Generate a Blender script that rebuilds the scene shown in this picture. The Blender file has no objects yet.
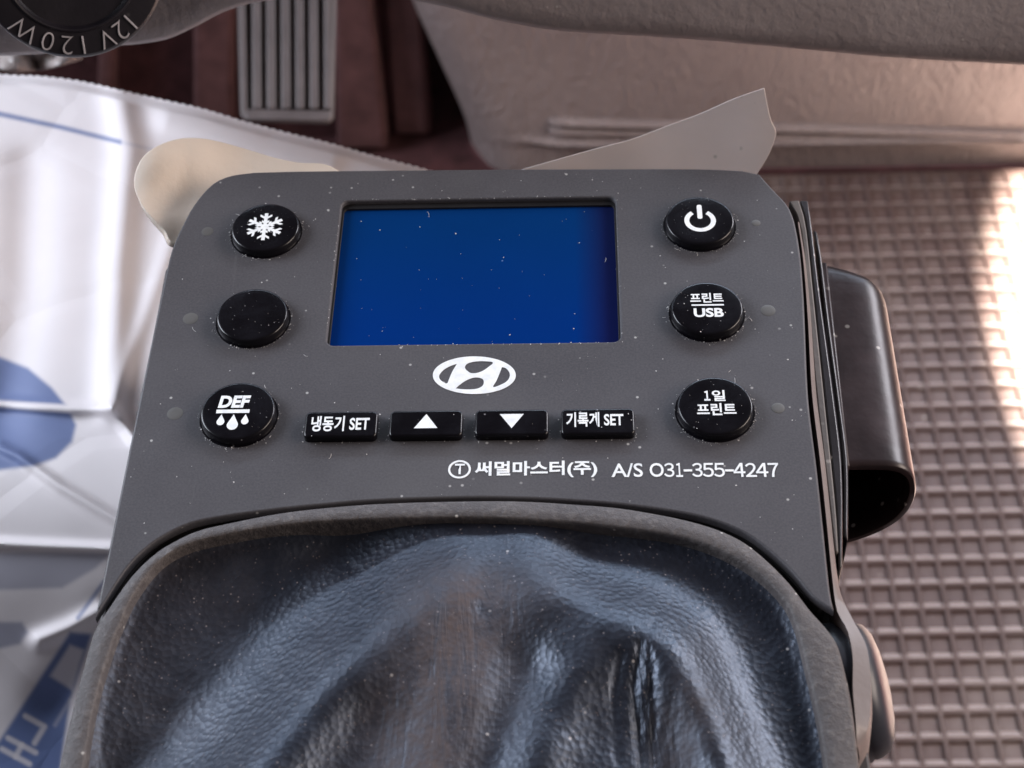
import bpy, bmesh, math, random
import numpy as np
from mathutils import Vector, Matrix, Euler
from mathutils.geometry import tessellate_polygon

random.seed(7)
S = 0.001                       # everything below is written in millimetres
SC = bpy.context.scene
COL = SC.collection

# ------------------------------------------------------------------ camera
TH, YAW, ROLL, FPX, DIST = math.radians(40.27), math.radians(3.067), math.radians(-3.024), 1700.0, 287.0
D = Vector((-math.sin(YAW)*math.sin(TH), math.cos(YAW)*math.sin(TH), -math.cos(TH)))
CAM = -DIST*D
_r = D.cross(Vector((0, 0, 1))).normalized(); _u = _r.cross(D)
RV = math.cos(ROLL)*_r+math.sin(ROLL)*_u
UV = -math.sin(ROLL)*_r+math.cos(ROLL)*_u
cd = bpy.data.cameras.new('camera'); co = bpy.data.objects.new('camera', cd); COL.objects.link(co)
m3 = Matrix((RV, UV, -D)).transposed()
co.matrix_world = Matrix.Translation(CAM*S) @ m3.to_4x4()
cd.sensor_width = 36; cd.lens = 36*FPX/1024
cd.clip_start = 0.01; cd.clip_end = 20
cd.dof.use_dof = True; cd.dof.focus_distance = 0.290; cd.dof.aperture_fstop = 33
SC.camera = co

# ------------------------------------------------------------------ light
SC.view_settings.view_transform = 'Standard'; SC.view_settings.look = 'None'
SC.view_settings.exposure = 0.0; SC.view_settings.gamma = 1.0
w = bpy.data.worlds.new('World'); SC.world = w; w.use_nodes = True
w.node_tree.nodes['Background'].inputs[0].default_value = (1.0, 0.92, 0.96, 1)
w.node_tree.nodes['Background'].inputs[1].default_value = 0.085

def area(name, loc, target, sx, sy, power, col):
    l = bpy.data.lights.new(name, 'AREA'); l.shape = 'RECTANGLE'; l.size = sx*S; l.size_y = sy*S
    l.energy = power; l.color = col
    o = bpy.data.objects.new(name, l); COL.objects.link(o)
    o.location = Vector(loc)*S
    o.rotation_euler = (Vector(target)-Vector(loc)).to_track_quat('-Z', 'Y').to_euler()
    return o
area('windscreen_light', (-80, 840, 270), (0, 0, 0), 1400, 200, 11.0, (0.68, 0.81, 1.0))
area('left_window_light', (-720, 240, 330), (0, -20, -20), 520, 360, 10.0, (0.84, 0.89, 1.0))
area('right_window_light', (760, -20, 290), (0, 0, -60), 480, 340, 6.2, (1.0, 0.84, 0.74))
area('right_front_light', (780, 700, 360), (160, 300, -400), 420, 380, 9.0, (0.95, 0.93, 1.0))
sp = bpy.data.lights.new('sunbeam', 'SPOT'); sp.energy = 1500; sp.color = (1.0, 0.90, 0.76)
sp.spot_size = math.radians(32.6); sp.spot_blend = 0.07; sp.shadow_soft_size = 0.010
so = bpy.data.objects.new('sunbeam', sp); COL.objects.link(so)
so.location = Vector((660, 360, 600))*S
so.rotation_euler = (Vector((522, 355, -400))*S-so.location).to_track_quat('-Z', 'Y').to_euler()

# ------------------------------------------------------------------ rays
def ray(px, py):
    return D + RV*((px-512)/FPX) + UV*((384-py)/FPX)
def at(px, py, z=0.0):
    v = ray(px, py); t = (z-CAM.z)/v.z
    return CAM+v*t
def atY(px, py, y):
    v = ray(px, py); t = (y-CAM.y)/v.y
    return CAM+v*t
def atD(px, py, d):
    return CAM+ray(px, py)*d

# ------------------------------------------------------------------ materials
class NT:
    def __init__(s, name):
        s.m = bpy.data.materials.new(name); s.m.use_nodes = True
        s.t = s.m.node_tree; s.b = s.t.nodes['Principled BSDF']
    def n(s, typ, **kw):
        nd = s.t.nodes.new(typ)
        for k, v in kw.items(): setattr(nd, k, v)
        return nd
    def l(s, a, b): s.t.links.new(a, b)
    def noise(s, scale, detail=4, rough=.6, vec=None, dist=0.0):
        nd = s.n('ShaderNodeTexNoise'); nd.inputs['Scale'].default_value = scale
        nd.inputs['Detail'].default_value = detail; nd.inputs['Roughness'].default_value = rough
        nd.inputs['Distortion'].default_value = dist
        s.l(vec or s.obj(), nd.inputs['Vector']); return nd.outputs['Fac']
    def obj(s):
        if not hasattr(s, '_o'): s._o = s.n('ShaderNodeTexCoord').outputs['Object']
        return s._o
    def stretch(s, v, rot=(0, 0, 0)):
        mp = s.n('ShaderNodeMapping'); mp.inputs['Scale'].default_value = v; mp.inputs['Rotation'].default_value = rot
        s.l(s.obj(), mp.inputs['Vector']); return mp.outputs['Vector']
    def vor(s, scale, vec=None, feature='F1', rnd=1.0):
        nd = s.n('ShaderNodeTexVoronoi', feature=feature); nd.inputs['Scale'].default_value = scale
        nd.inputs['Randomness'].default_value = rnd
        s.l(vec or s.obj(), nd.inputs['Vector']); return nd
    def ramp(s, fac, lo, hi, a=0.0, b=1.0):
        nd = s.n('ShaderNodeMapRange'); nd.clamp = True
        for i, v in zip(range(1, 5), (lo, hi, a, b)): nd.inputs[i].default_value = v
        s.l(fac, nd.inputs[0]); return nd.outputs[0]
    def mix(s, fac, a, b):
        nd = s.n('ShaderNodeMix', data_type='RGBA')
        if isinstance(fac, (int, float)): nd.inputs[0].default_value = fac
        else: s.l(fac, nd.inputs[0])
        for i, v in ((6, a), (7, b)):
            if isinstance(v, tuple): nd.inputs[i].default_value = (*v, 1)
            else: s.l(v, nd.inputs[i])
        return nd.outputs[2]
    def math(s, op, a, b):
        nd = s.n('ShaderNodeMath', operation=op)
        for i, v in enumerate((a, b)):
            if isinstance(v, (int, float)): nd.inputs[i].default_value = v
            else: s.l(v, nd.inputs[i])
        return nd.outputs[0]
    def attr(s, name):
        nd = s.n('ShaderNodeAttribute', attribute_name=name); return nd
    def bump(s, h, strength, dist):
        nd = s.n('ShaderNodeBump'); nd.inputs['Strength'].default_value = strength
        nd.inputs['Distance'].default_value = dist*S
        s.l(h, nd.inputs['Height'])
        if s.b.inputs['Normal'].is_linked:
            s.l(s.b.inputs['Normal'].links[0].from_socket, nd.inputs['Normal'])
        s.l(nd.outputs[0], s.b.inputs['Normal'])
    def col(s, c):
        if isinstance(c, tuple): s.b.inputs['Base Color'].default_value = (*c, 1)
        else: s.l(c, s.b.inputs['Base Color'])
    def rough(s, r):
        if isinstance(r, (int, float)): s.b.inputs['Roughness'].default_value = r
        else: s.l(r, s.b.inputs['Roughness'])
    def spec(s, v): s.b.inputs['Specular IOR Level'].default_value = v
    def specks(s, base, scale, size, col, amount=.5):
        """small pale dust specks sitting on a surface colour"""
        v = s.vor(scale)
        mk = s.ramp(v.outputs['Distance'], size, size*.5)
        sel = s.n('ShaderNodeSeparateColor'); s.l(v.outputs['Color'], sel.inputs[0])
        keep = s.ramp(sel.outputs[0], 1-amount, 1-amount*.6)
        return s.mix(s.math('MULTIPLY', mk, keep), base, col)

def plain(name, c, r=.5, spec=.5, gs=1200, gb=.15, gd=.08, var=.12, specks=0):
    t = NT(name)
    n1 = t.noise(90, 5)
    c2 = tuple(min(1, x*(1+var*2)) for x in c); c1 = tuple(x*(1-var) for x in c)
    base = t.mix(t.ramp(n1, .3, .75), c1, c2)
    if specks: base = t.specks(base, 420, .22, (.42, .40, .38), specks)
    t.col(base); t.rough(t.ramp(n1, .3, .7, r*.9, min(1, r*1.12))); t.spec(spec)
    if gb: t.bump(t.noise(gs, 3), gb, gd)
    return t.m

def mat_face():
    t = NT('matte grey painted plastic')
    n1 = t.noise(38, 6, .65); n2 = t.noise(2600, 2)
    b = t.mix(t.ramp(n1, .3, .72), (.046, .0435, .0495), (.066, .063, .070))
    b = t.mix(t.ramp(n2, .35, .7), b, t.mix(.4, b, (.11, .105, .11)))
    b = t.specks(b, 520, .16, (.40, .39, .38), .12)
    sm = t.noise(14, 3, .6, t.stretch((1, .35, 1), (0, 0, .5)))
    b = t.mix(t.math('MULTIPLY', t.ramp(sm, .48, .74), .34), b, (.140, .135, .134))
    sc_ = t.noise(330, 3, .5, t.stretch((1, .05, 1), (0, 0, .9)), .3)
    b = t.mix(t.math('MULTIPLY', t.ramp(sc_, .70, .80), .22), b, (.2, .2, .2))
    t.col(b); t.rough(t.ramp(t.noise(24, 5, .7), .35, .65, .44, .66)); t.spec(.38)
    t.bump(n2, .22, .06)
    return t.m
def mat_black_gloss():
    t = NT('black rubber button')
    n1 = t.noise(160, 5); b = t.mix(t.ramp(n1, .4, .7), (.003, .0025, .004), (.006, .0055, .008))
    b = t.specks(b, 700, .14, (.25, .24, .25), .07)
    t.col(b); t.rough(t.ramp(n1, .3, .7, .18, .28)); t.spec(.30); t.bump(t.noise(900, 3), .08, .05)
    return t.m
def mat_lcd():
    t = NT('blue lcd glass')
    sx = t.n('ShaderNodeSeparateXYZ'); t.l(t.obj(), sx.inputs[0])
    edge = t.ramp(sx.outputs[0], .0110, .0165)
    n1 = t.noise(30, 3)
    b = t.mix(t.ramp(n1, .3, .7), (.0006, .028, .130), (.0008, .032, .148))
    low = t.ramp(sx.outputs[1], .040, .015)
    b = t.mix(low, b, t.mix(.6, b, (.0004, .022, .175)))
    b = t.mix(t.math('MULTIPLY', edge, .70), b, (.008, .004, .032))  # dark reflection along the right side put into the glass colour
    b = t.specks(b, 480, .10, (.10, .18, .38), .10)
    t.col(b); t.rough(.16); t.spec(.12)
    return t.m
def mat_print(): 
    t = NT('white silk-screen ink')
    n1 = t.noise(600, 4); t.col(t.mix(t.ramp(n1, .32, .6), (.74, .77, .78), (.88, .90, .90))); t.rough(.5)
    return t.m
def mat_leather():
    t = NT('black dusty leather')
    wv = t.n('ShaderNodeVectorMath', operation='ADD'); nz = t.n('ShaderNodeTexNoise'); nz.inputs['Scale'].default_value = 420; t.l(t.obj(), nz.inputs['Vector'])
    sv = t.n('ShaderNodeVectorMath', operation='SCALE'); sv.inputs['Scale'].default_value = .0005; t.l(nz.outputs['Color'], sv.inputs[0])
    t.l(t.obj(), wv.inputs[0]); t.l(sv.outputs[0], wv.inputs[1])
    grain = t.vor(1000, wv.outputs[0], 'F1'); n1 = t.noise(300, 4, .6); n2 = t.noise(1700, 3)
    dn = t.attr('dust').outputs['Fac']; wr = t.attr('wrinkle').outputs['Fac']
    patch = t.ramp(t.noise(520, 5, .75), .40, .64)
    st = t.noise(230, 4, .65, t.stretch((1, .16, .3), (0, 0, -.12)), 1.0)
    f = t.math('MULTIPLY', dn, t.math('ADD', t.math('MULTIPLY', patch, .45), .50))
    f = t.math('MULTIPLY', f, t.math('SUBTRACT', 1.0, t.math('MULTIPLY', wr, t.ramp(st, .50, .36, 0, .8))))
    b = t.mix(t.ramp(n1, .3, .7), (.006, .007, .012), (.012, .013, .020))
    b = t.mix(f, b, (.100, .077, .072))
    b = t.specks(b, 430, .13, (.34, .32, .31), .13)
    b = t.specks(b, 900, .17, (.16, .14, .14), .42)
    b = t.specks(b, 1500, .20, (.11, .09, .09), .5)
    t.col(b)
    t.rough(t.math('ADD', t.ramp(n1, .3, .7, .36, .43), t.math('MULTIPLY', f, .5)))
    t.l(t.math('SUBTRACT', .72, t.math('MULTIPLY', f, .50)), t.b.inputs['Specular IOR Level'])
    t.b.inputs['Specular Tint'].default_value = (.68, .80, 1.0, 1)  # blue of the sky light in the highlights put into the leather's tint
    t.bump(grain.outputs['Distance'], .55, .17)
    t.bump(t.math('MULTIPLY', st, wr), .9, .9)
    t.bump(n2, .2, .08)
    return t.m
def mat_trim():
    t = NT('dusty grey grained trim plastic')
    n1 = t.noise(70, 5); n2 = t.noise(760, 4, .7); v = t.vor(900)
    b = t.mix(t.ramp(n1, .3, .7), (.064, .057, .058), (.094, .083, .082))
    b = t.mix(t.math('MULTIPLY', t.ramp(n2, .5, .68), .5), b, (.17, .155, .148))
    b = t.specks(b, 480, .15, (.5, .48, .45), .14)
    t.col(b); t.rough(.62); t.spec(.4); t.bump(n2, .8, .35); t.bump(v.outputs['Distance'], .2, .15)
    return t.m
def mat_dash():
    t = NT('grained dashboard plastic')
    n1 = t.noise(40, 5); n2 = t.noise(620, 4, .7, None, .4); v = t.vor(520, t.stretch((1, 1, 1)), 'SMOOTH_F1')
    b = t.mix(t.ramp(n1, .3, .7), (.225, .195, .200), (.305, .268, .273))
    b = t.specks(b, 500, .16, (.45, .42, .40), .12)
    t.col(b); t.rough(.55); t.spec(.45); t.bump(n2, .7, .4); t.bump(v.outputs['Distance'], .4, .4)
    return t.m
def mat_panel():
    t = NT('beige leather-grain moulded plastic')
    n1 = t.noise(9, 5)
    w1 = t.noise(190, 3, .55, t.stretch((1.0, 1.0, .40), (0, .25, 0)), 1.6)
    w2 = t.noise(190, 3, .6, t.stretch((1, 1, .6)), 1.0)
    b = t.mix(t.ramp(n1, .3, .7), (.225, .178, .172), (.285, .232, .222))
    t.col(b); t.rough(.46); t.spec(.5); t.bump(w1, .85, 2.6); t.bump(w2, .3, 1.0)
    return t.m
def mat_rubber_mat():
    t = NT('brown rubber mat')
    n1 = t.noise(16, 5); n2 = t.noise(420, 4)
    b = t.mix(t.ramp(n1, .3, .7), (.082, .052, .048), (.118, .079, .072))
    b = t.mix(t.math('MULTIPLY', t.ramp(n2, .5, .75), .3), b, (.18, .14, .138))
    t.col(b); t.col(t.specks(t.specks(t.mix(t.math('MULTIPLY', t.ramp(t.noise(11, 4, .7), .48, .70), .45), b, (.23, .185, .165)), 160, .16, (.36, .32, .28), .18), 320, .18, (.03, .02, .02), .2)); t.rough(.52); t.spec(.35); t.bump(n2, .3, .3)
    return t.m
def mat_bag():
    t = NT('white printed woven plastic')
    a = t.attr('printed')
    n1 = t.noise(22, 4)
    b = t.mix(t.ramp(n1, .3, .7), (.77, .73, .745), (.84, .80, .81))
    b = t.mix(t.attr('blue').outputs['Fac'], b, (.075, .135, .33))
    b = t.mix(t.attr('grey').outputs['Fac'], b, (.24, .26, .36))
    t.col(b); t.rough(.6); t.spec(.3); t.bump(t.noise(40, 3), .15, .8); t.bump(t.ramp(t.vor(26, None, 'DISTANCE_TO_EDGE').outputs['Distance'], 0, .10), .22, .9)
    return t.m
M = dict(
    face=mat_face(), button=mat_black_gloss(), lcd=mat_lcd(), ink=mat_print(), leather=mat_leather(), trim=mat_trim(),
    dash=mat_dash(), panel=mat_panel(), rubber=mat_rubber_mat(), bag=mat_bag(),
    black=plain('black plastic', (.010, .009, .010), .5, .4),
    housing=plain('dark housing plastic', (.05, .046, .048), .55, .4, specks=.1),
    lamp=plain('smoked lamp window', (.098, .095, .092), .5, .4),
    rim=plain('warm-lit grey plastic', (.165, .135, .128), .5, .5, 700, .3, .15),  # console side wall, its warm light is part of this colour
    plate=plain('glossy black plate', (.022, .019, .022), .33, .5, 600, .2, .12, .2, specks=.16),
    strip=plain('dusty grey strip', (.115, .105, .100), .6, .4, 700, .4, .2, .25, specks=.3),
    pocket=plain('dark brown glossy plastic', (.022, .014, .015), .33, .35, 220, .3, .25, .5, specks=.2),
    knob=plain('grey glossy plastic', (.032, .034, .044), .34, .35, 300, .05, .05),
    cap=plain('dark soft plastic', (.009, .007, .011), .45, .45, 900, .3, .12, .2, specks=.12),
    letter=plain('lit-tone raised plastic', (.40, .38, .40), .4, .6, 900, .4, .15, .4),  # light caught on the embossed edges is painted as a pale letter colour
    pedal=plain('grey rubber', (.085, .070, .069), .5, .45, 300, .2, .3),
    carpet=plain('dark brown carpet', (.050, .020, .021), .9, .2, 260, .6, 1.2, .3),
    steel=plain('brown painted panel', (.095, .045, .045), .7, .3, 200, .3, .8, .2),
    vinyl=plain('cream vinyl', (.64, .555, .47), .6, .35, 620, .5, .20, .03),
    film=plain('pale film', (.64, .565, .545), .40, .5, 350, .2, .12, .03, specks=.10),
    wrapper=plain('pale crumpled film', (.30, .265, .25), .4, .5, 150, .2, .5),
    lit_tone=plain('lit-tone pale rubber', (.37, .315, .30), .30, .6, 420, .2, .2),  # rubber of the pit walls, brightness of the light put into the colour
    dust=plain('pale lint', (.55, .53, .52), .9, .2, 400, 0),
)
M['film'].node_tree.nodes['Principled BSDF'].inputs['Alpha'].default_value = .84
for k, tr in (('film', .30), ('vinyl', .12)):
    # thin plastic lets some light through
    b = M[k].node_tree.nodes['Principled BSDF']
    b.inputs['Subsurface Weight'].default_value = tr; b.inputs['Subsurface Radius'].default_value = (.003, .002, .0015)

# ------------------------------------------------------------------ mesh helpers
def link(name, me, mat, parent=None, smooth=True):
    o = bpy.data.objects.new(name, me); COL.objects.link(o)
    if mat is not None: me.materials.clear(); me.materials.append(mat)
    if parent is not None: o.parent = parent
    if smooth and len(me.polygons): me.polygons.foreach_set('use_smooth', [True]*len(me.polygons))
    return o
def mesh(name, vs, fs, mat, parent=None, smooth=True, bevel=0, seg=2, angle=40, normals=True):
    me = bpy.data.meshes.new(name)
    me.from_pydata([Vector(v)*S for v in vs], [], fs); me.update()
    if normals:
        bm = bmesh.new(); bm.from_mesh(me); bmesh.ops.recalc_face_normals(bm, faces=bm.faces); bm.to_mesh(me); bm.free()
    o = link(name, me, mat, parent, smooth)
    if bevel:
        md = o.modifiers.new('bevel', 'BEVEL'); md.width = bevel*S; md.segments = seg; md.limit_method = 'ANGLE'; md.angle_limit = math.radians(35)
        md.harden_normals = False
    if smooth:
        try: me.set_sharp_from_angle(angle=math.radians(angle))
        except Exception: pass
    return o
def empty(name, loc, label, cat, group=None):
    o = bpy.data.objects.new(name, None); COL.objects.link(o); o.empty_display_size = .01
    o.location = Vector(loc)*S
    return tag(o, label, cat, group)
def tag(o, label=None, cat=None, group=None, kind=None):
    for k, v in (('label', label), ('category', cat), ('group', group), ('kind', kind)):
        if v: o[k] = v
    return o
def keep(o, parent):            # parent without moving (parents are placed by location only)
    o.parent = parent; o.location = o.location-parent.location; return o
def prism(name, top, depth, mat, parent=None, bevel=.3, seg=2, dirv=Vector((0, 0, -1))):
    n = len(top); vs = [Vector(p) for p in top]+[Vector(p)+dirv*depth for p in top]
    fs = [list(range(n)), list(range(2*n-1, n-1, -1))]+[[i, i+n, (i+1) % n+n, (i+1) % n] for i in range(n)]
    return mesh(name, vs, fs, mat, parent, True, bevel, seg)
def curve_mesh(name, loops, z, ext, bev, mat, parent=None, res=2):
    cu = bpy.data.curves.new(name, 'CURVE'); cu.dimensions = '2D'; cu.fill_mode = 'BOTH'
    cu.extrude = max(0, ext/2-bev)*S; cu.bevel_depth = bev*S; cu.bevel_resolution = res; cu.offset = -bev*S
    for lp in loops:
        s = cu.splines.new('POLY'); s.points.add(len(lp)-1); s.use_cyclic_u = True
        for p, q in zip(s.points, lp): p.co = (q[0]*S, q[1]*S, 0, 1)
    return curve_to_mesh(name, cu, z-ext/2, mat, parent)
def curve_to_mesh(name, cu, z, mat, parent=None, mtx=None):
    o = bpy.data.objects.new('tmp', cu); COL.objects.link(o)
    dg = bpy.context.evaluated_depsgraph_get(); dg.update()
    me = bpy.data.meshes.new_from_object(o.evaluated_get(dg)); me.name = name
    bpy.data.objects.remove(o)
    if mtx is not None: me.transform(mtx)
    else: me.transform(Matrix.Translation((0, 0, z*S)))
    r = link(name, me, mat, parent, True)
    try: me.set_sharp_from_angle(angle=math.radians(38))
    except Exception: pass
    return r
def text_mesh(name, body, box, z, mat, parent=None, bold=.0, shear=0, ext=.03, spacing=1.0):
    """lettering stretched into box = (x0, y0, x1, y1) on the plane z"""
    cu = bpy.data.curves.new(name, 'FONT'); cu.body = body; cu.size = 1; cu.offset = bold; cu.shear = shear
    cu.space_character = spacing; cu.resolution_u = 4
    o = bpy.data.objects.new('tmp', cu); COL.objects.link(o)
    dg = bpy.context.evaluated_depsgraph_get(); dg.update()
    me = bpy.data.meshes.new_from_object(o.evaluated_get(dg)); me.name = name
    bpy.data.objects.remove(o)
    co_ = np.empty(len(me.vertices)*3); me.vertices.foreach_get('co', co_); co_ = co_.reshape(-1, 3)
    a, b = co_.min(0), co_.max(0)
    x0, y0, x1, y1 = box
    co_[:, 0] = x0+(co_[:, 0]-a[0])/(b[0]-a[0])*(x1-x0)
    co_[:, 1] = y0+(co_[:, 1]-a[1])/(b[1]-a[1])*(y1-y0)
    co_[:, 2] = z+ext
    me.vertices.foreach_set('co', (co_*S).ravel()); me.update()
    return link(name, me, mat, parent, False)
def flat(name, polys, z, mat, parent=None):
    vs, fs = [], []
    for p in polys:
        k = len(vs); pts = [Vector((x, y, z)) for x, y in p]
        for tri in tessellate_polygon([pts]): fs.append([k+i for i in tri])
        vs += pts
    me = bpy.data.meshes.new(name); me.from_pydata([v*S for v in vs], [], fs); me.update()
    bm = bmesh.new(); bm.from_mesh(me)
    bmesh.ops.recalc_face_normals(bm, faces=bm.faces)
    for f in bm.faces:
        if f.normal.z < 0: f.normal_flip()
    bm.to_mesh(me); bm.free()
    return link(name, me, mat, parent, False)
def lathe(name, prof, c, mat, parent=None, n=64, axis=Vector((0, 0, 1)), bevel=0, angle=40):
    q = axis.to_track_quat('Z', 'Y'); vs, fs = [], []
    for r, h in prof:
        for k in range(n):
            a = 2*math.pi*k/n
            vs.append(Vector(c)+q @ Vector((r*math.cos(a), r*math.sin(a), h)))
    m = len(prof)
    for i in range(m-1):
        for k in range(n):
            k2 = (k+1) % n
            fs.append([i*n+k, i*n+k2, (i+1)*n+k2, (i+1)*n+k])
    fs.append([k for k in range(n)][::-1]); fs.append([(m-1)*n+k for k in range(n)])
    return mesh(name, vs, fs, mat, parent, True, bevel, 2, angle)
def resample(pts, n, smooth=True):
    p = np.array(pts, float)
    if smooth:                                     # Catmull-Rom
        q = np.vstack([2*p[0]-p[1], p, 2*p[-1]-p[-2]]); out = []
        for i in range(len(p)-1):
            a, b, c, d = q[i:i+4]
            for t in np.linspace(0, 1, 12, endpoint=False):
                out.append(.5*((2*b)+(c-a)*t+(2*a-5*b+4*c-d)*t*t+(3*b-a-3*c+d)*t**3))
        out.append(p[-1]); p = np.array(out)
    s = np.concatenate([[0], np.cumsum(np.linalg.norm(np.diff(p, axis=0), axis=1))])
    u = np.linspace(0, s[-1], n)
    return np.stack([np.interp(u, s, p[:, k]) for k in range(p.shape[1])], 1)
def seg_dist(P, poly):
    """distance of points P (n,2) to a polyline, and the parameter along it 0..1"""
    best = np.full(len(P), 1e9); par = np.zeros(len(P)); poly = np.array(poly, float)
    L = np.linalg.norm(np.diff(poly, axis=0), axis=1); T = L.sum(); acc = 0
    for i in range(len(poly)-1):
        a, b = poly[i], poly[i+1]; ab = b-a
        t = np.clip(((P-a)@ab)/(ab@ab), 0, 1); d = np.linalg.norm(P-(a+t[:, None]*ab), axis=1)
        m = d < best; best[m] = d[m]; par[m] = (acc+t[m]*L[i])/T; acc += L[i]
    return best, par
def inside(P, poly):
    poly = np.array(poly, float); r = np.zeros(len(P), bool); j = len(poly)-1
    for i in range(len(poly)):
        xi, yi = poly[i]; xj, yj = poly[j]
        c = ((yi > P[:, 1]) != (yj > P[:, 1])) & (P[:, 0] < (xj-xi)*(P[:, 1]-yi)/(yj-yi+1e-12)+xi)
        r ^= c; j = i
    return r
def sd(P, poly):                                   # signed distance, positive inside
    d, _ = seg_dist(P, list(poly)+[poly[0]]); return np.where(inside(P, poly), d, -d)
def ss(x, a, b):
    t = np.clip((x-a)/(b-a), 0, 1); return t*t*(3-2*t)
def vnoise(P, sc, seed=0):
    """cheap smooth value noise"""
    rs = np.random.RandomState(seed); g = rs.rand(64, 64)
    q = np.asarray(P)/sc; i = np.floor(q).astype(int); f = q-i; f = f*f*(3-2*f)
    G = lambda a, b: g[a % 64, b % 64]
    return ((G(i[:, 0], i[:, 1])*(1-f[:, 0])+G(i[:, 0]+1, i[:, 1])*f[:, 0])*(1-f[:, 1]) +
            (G(i[:, 0], i[:, 1]+1)*(1-f[:, 0])+G(i[:, 0]+1, i[:, 1]+1)*f[:, 0])*f[:, 1])-.5
def attr(me, name, vals):
    a = me.attributes.new(name, 'FLOAT', 'POINT'); a.data.foreach_set('value', np.asarray(vals, np.float32))
def XY(pts, z=0): return [tuple(at(x, y, z)[:2]) for x, y in pts]
def rrect(x0, y0, x1, y1, r, n=6):
    out = []
    for cx, cy, a0 in ((x1-r, y1-r, 0), (x0+r, y1-r, 90), (x0+r, y0+r, 180), (x1-r, y0+r, 270)):
        for k in range(n+1):
            a = math.radians(a0+90*k/n); out.append((cx+r*math.cos(a), cy+r*math.sin(a)))
    return out
FLOOR = -400.0

# ================================================================== setting
# ---- floor and rubber mat
def floor():
    vs = [(-900, -700, FLOOR-4), (900, -700, FLOOR-4), (900, 900, FLOOR-4), (-900, 900, FLOOR-4)]
    o = mesh('floor', vs, [[0, 1, 2, 3]], M['carpet']); tag(o, kind='structure')
floor()

PX, PY = 10.6, 12.3
def floor_mat():
    a0 = at(860, 700, FLOOR); rot = math.radians(0.6)
    x0, x1, y0, y1 = 40, 620, -330, 640
    vs, fs, idx, lit_face = [], [], {}, []
    top = at(900, 168, FLOOR).y-4
    nx = 60; ny = int((top-(-230))/PY)
    ox, oy = a0.x-26*PX, top-ny*PY
    h = 1.7
    def V(x, y, z):
        k = (round(x, 3), round(y, 3), round(z, 3))
        if k not in idx: idx[k] = len(vs); vs.append((x, y, FLOOR+z))
        return idx[k]
    for i in range(nx):
        for j in range(ny):
            x, y = ox+i*PX, oy+j*PY
            a, b = x, x+PX; c, d = y, y+PY
            rx, ry = .75, .8
            o = [V(a, c, 0), V(b, c, 0), V(b, d, 0), V(a, d, 0)]
            t = [V(a+rx, c+ry, 0.25), V(b-rx, c+ry, .25), V(b-rx, d-ry, .25), V(a+rx, d-ry, .25)]
            q = [V(a+rx+.7, c+ry+3.0, -h), V(b-rx-.7, c+ry+3.0, -h), V(b-rx-.7, d-ry-.8, -h), V(a+rx+.7, d-ry-.8, -h)]
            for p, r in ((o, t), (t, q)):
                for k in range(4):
                    fs.append([p[k], p[(k+1) % 4], r[(k+1) % 4], r[k]]); lit_face.append(1 if k == 0 and p is t else 0)
            fs.append(q); lit_face.append(0)
    o = mesh('floor_mat', vs, fs, M['rubber'], None, False)
    o.data.materials.append(M['lit_tone']); o.data.polygons.foreach_set('material_index', lit_face)  # near pit walls painted paler, as if catching light
    R = Matrix.Translation(a0*S) @ Matrix.Rotation(rot, 4, 'Z') @ Matrix.Translation(-a0*S)
    o.data.transform(R)
    tag(o, 'brown rubber floor mat with a raised grid of square pits', 'floor mat')
floor_mat()

# ---- dashboard: overhanging nose across the top, beige lower panel behind
def dashboard():
    e = empty('dashboard', atY(700, 40, 100), 'grained brown grey dashboard edge overhanging the footwell', 'dashboard')
    low = [(-120, 70), (-40, 64), (40, 60), (105, 53), (140, 50), (168, 45), (195, 33), (222, 19), (250, 10), (290, 4), (340, 1), (385, 2), (440, 12),
           (500, 27), (560, 37), (640, 42), (700, 46), (800, 55), (900, 64), (1024, 71), (1200, 82)]
    L = resample(low, 150)
    prof = [(200, -14), (60, -7), (14, -1.6), (5, -.2), (1.2, .7), (0, 2.6), (.6, 6), (3, 13), (8, 24), (18, 38), (40, 52), (90, 66), (300, 110), (640, 140)]
    vs, fs = [], []
    for x, y in L:
        b = atY(x, y, 104)
        for dy, dz in prof: vs.append((b.x, b.y+dy, b.z+dz))
    n = len(prof)
    for i in range(len(L)-1):
        for k in range(n-1): fs.append([i*n+k, i*n+k+1, (i+1)*n+k+1, (i+1)*n+k])
    keep(mesh('dash_nose', vs, fs, M['dash'], None, True, 0, 2, 60), e)
dashboard()

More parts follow.
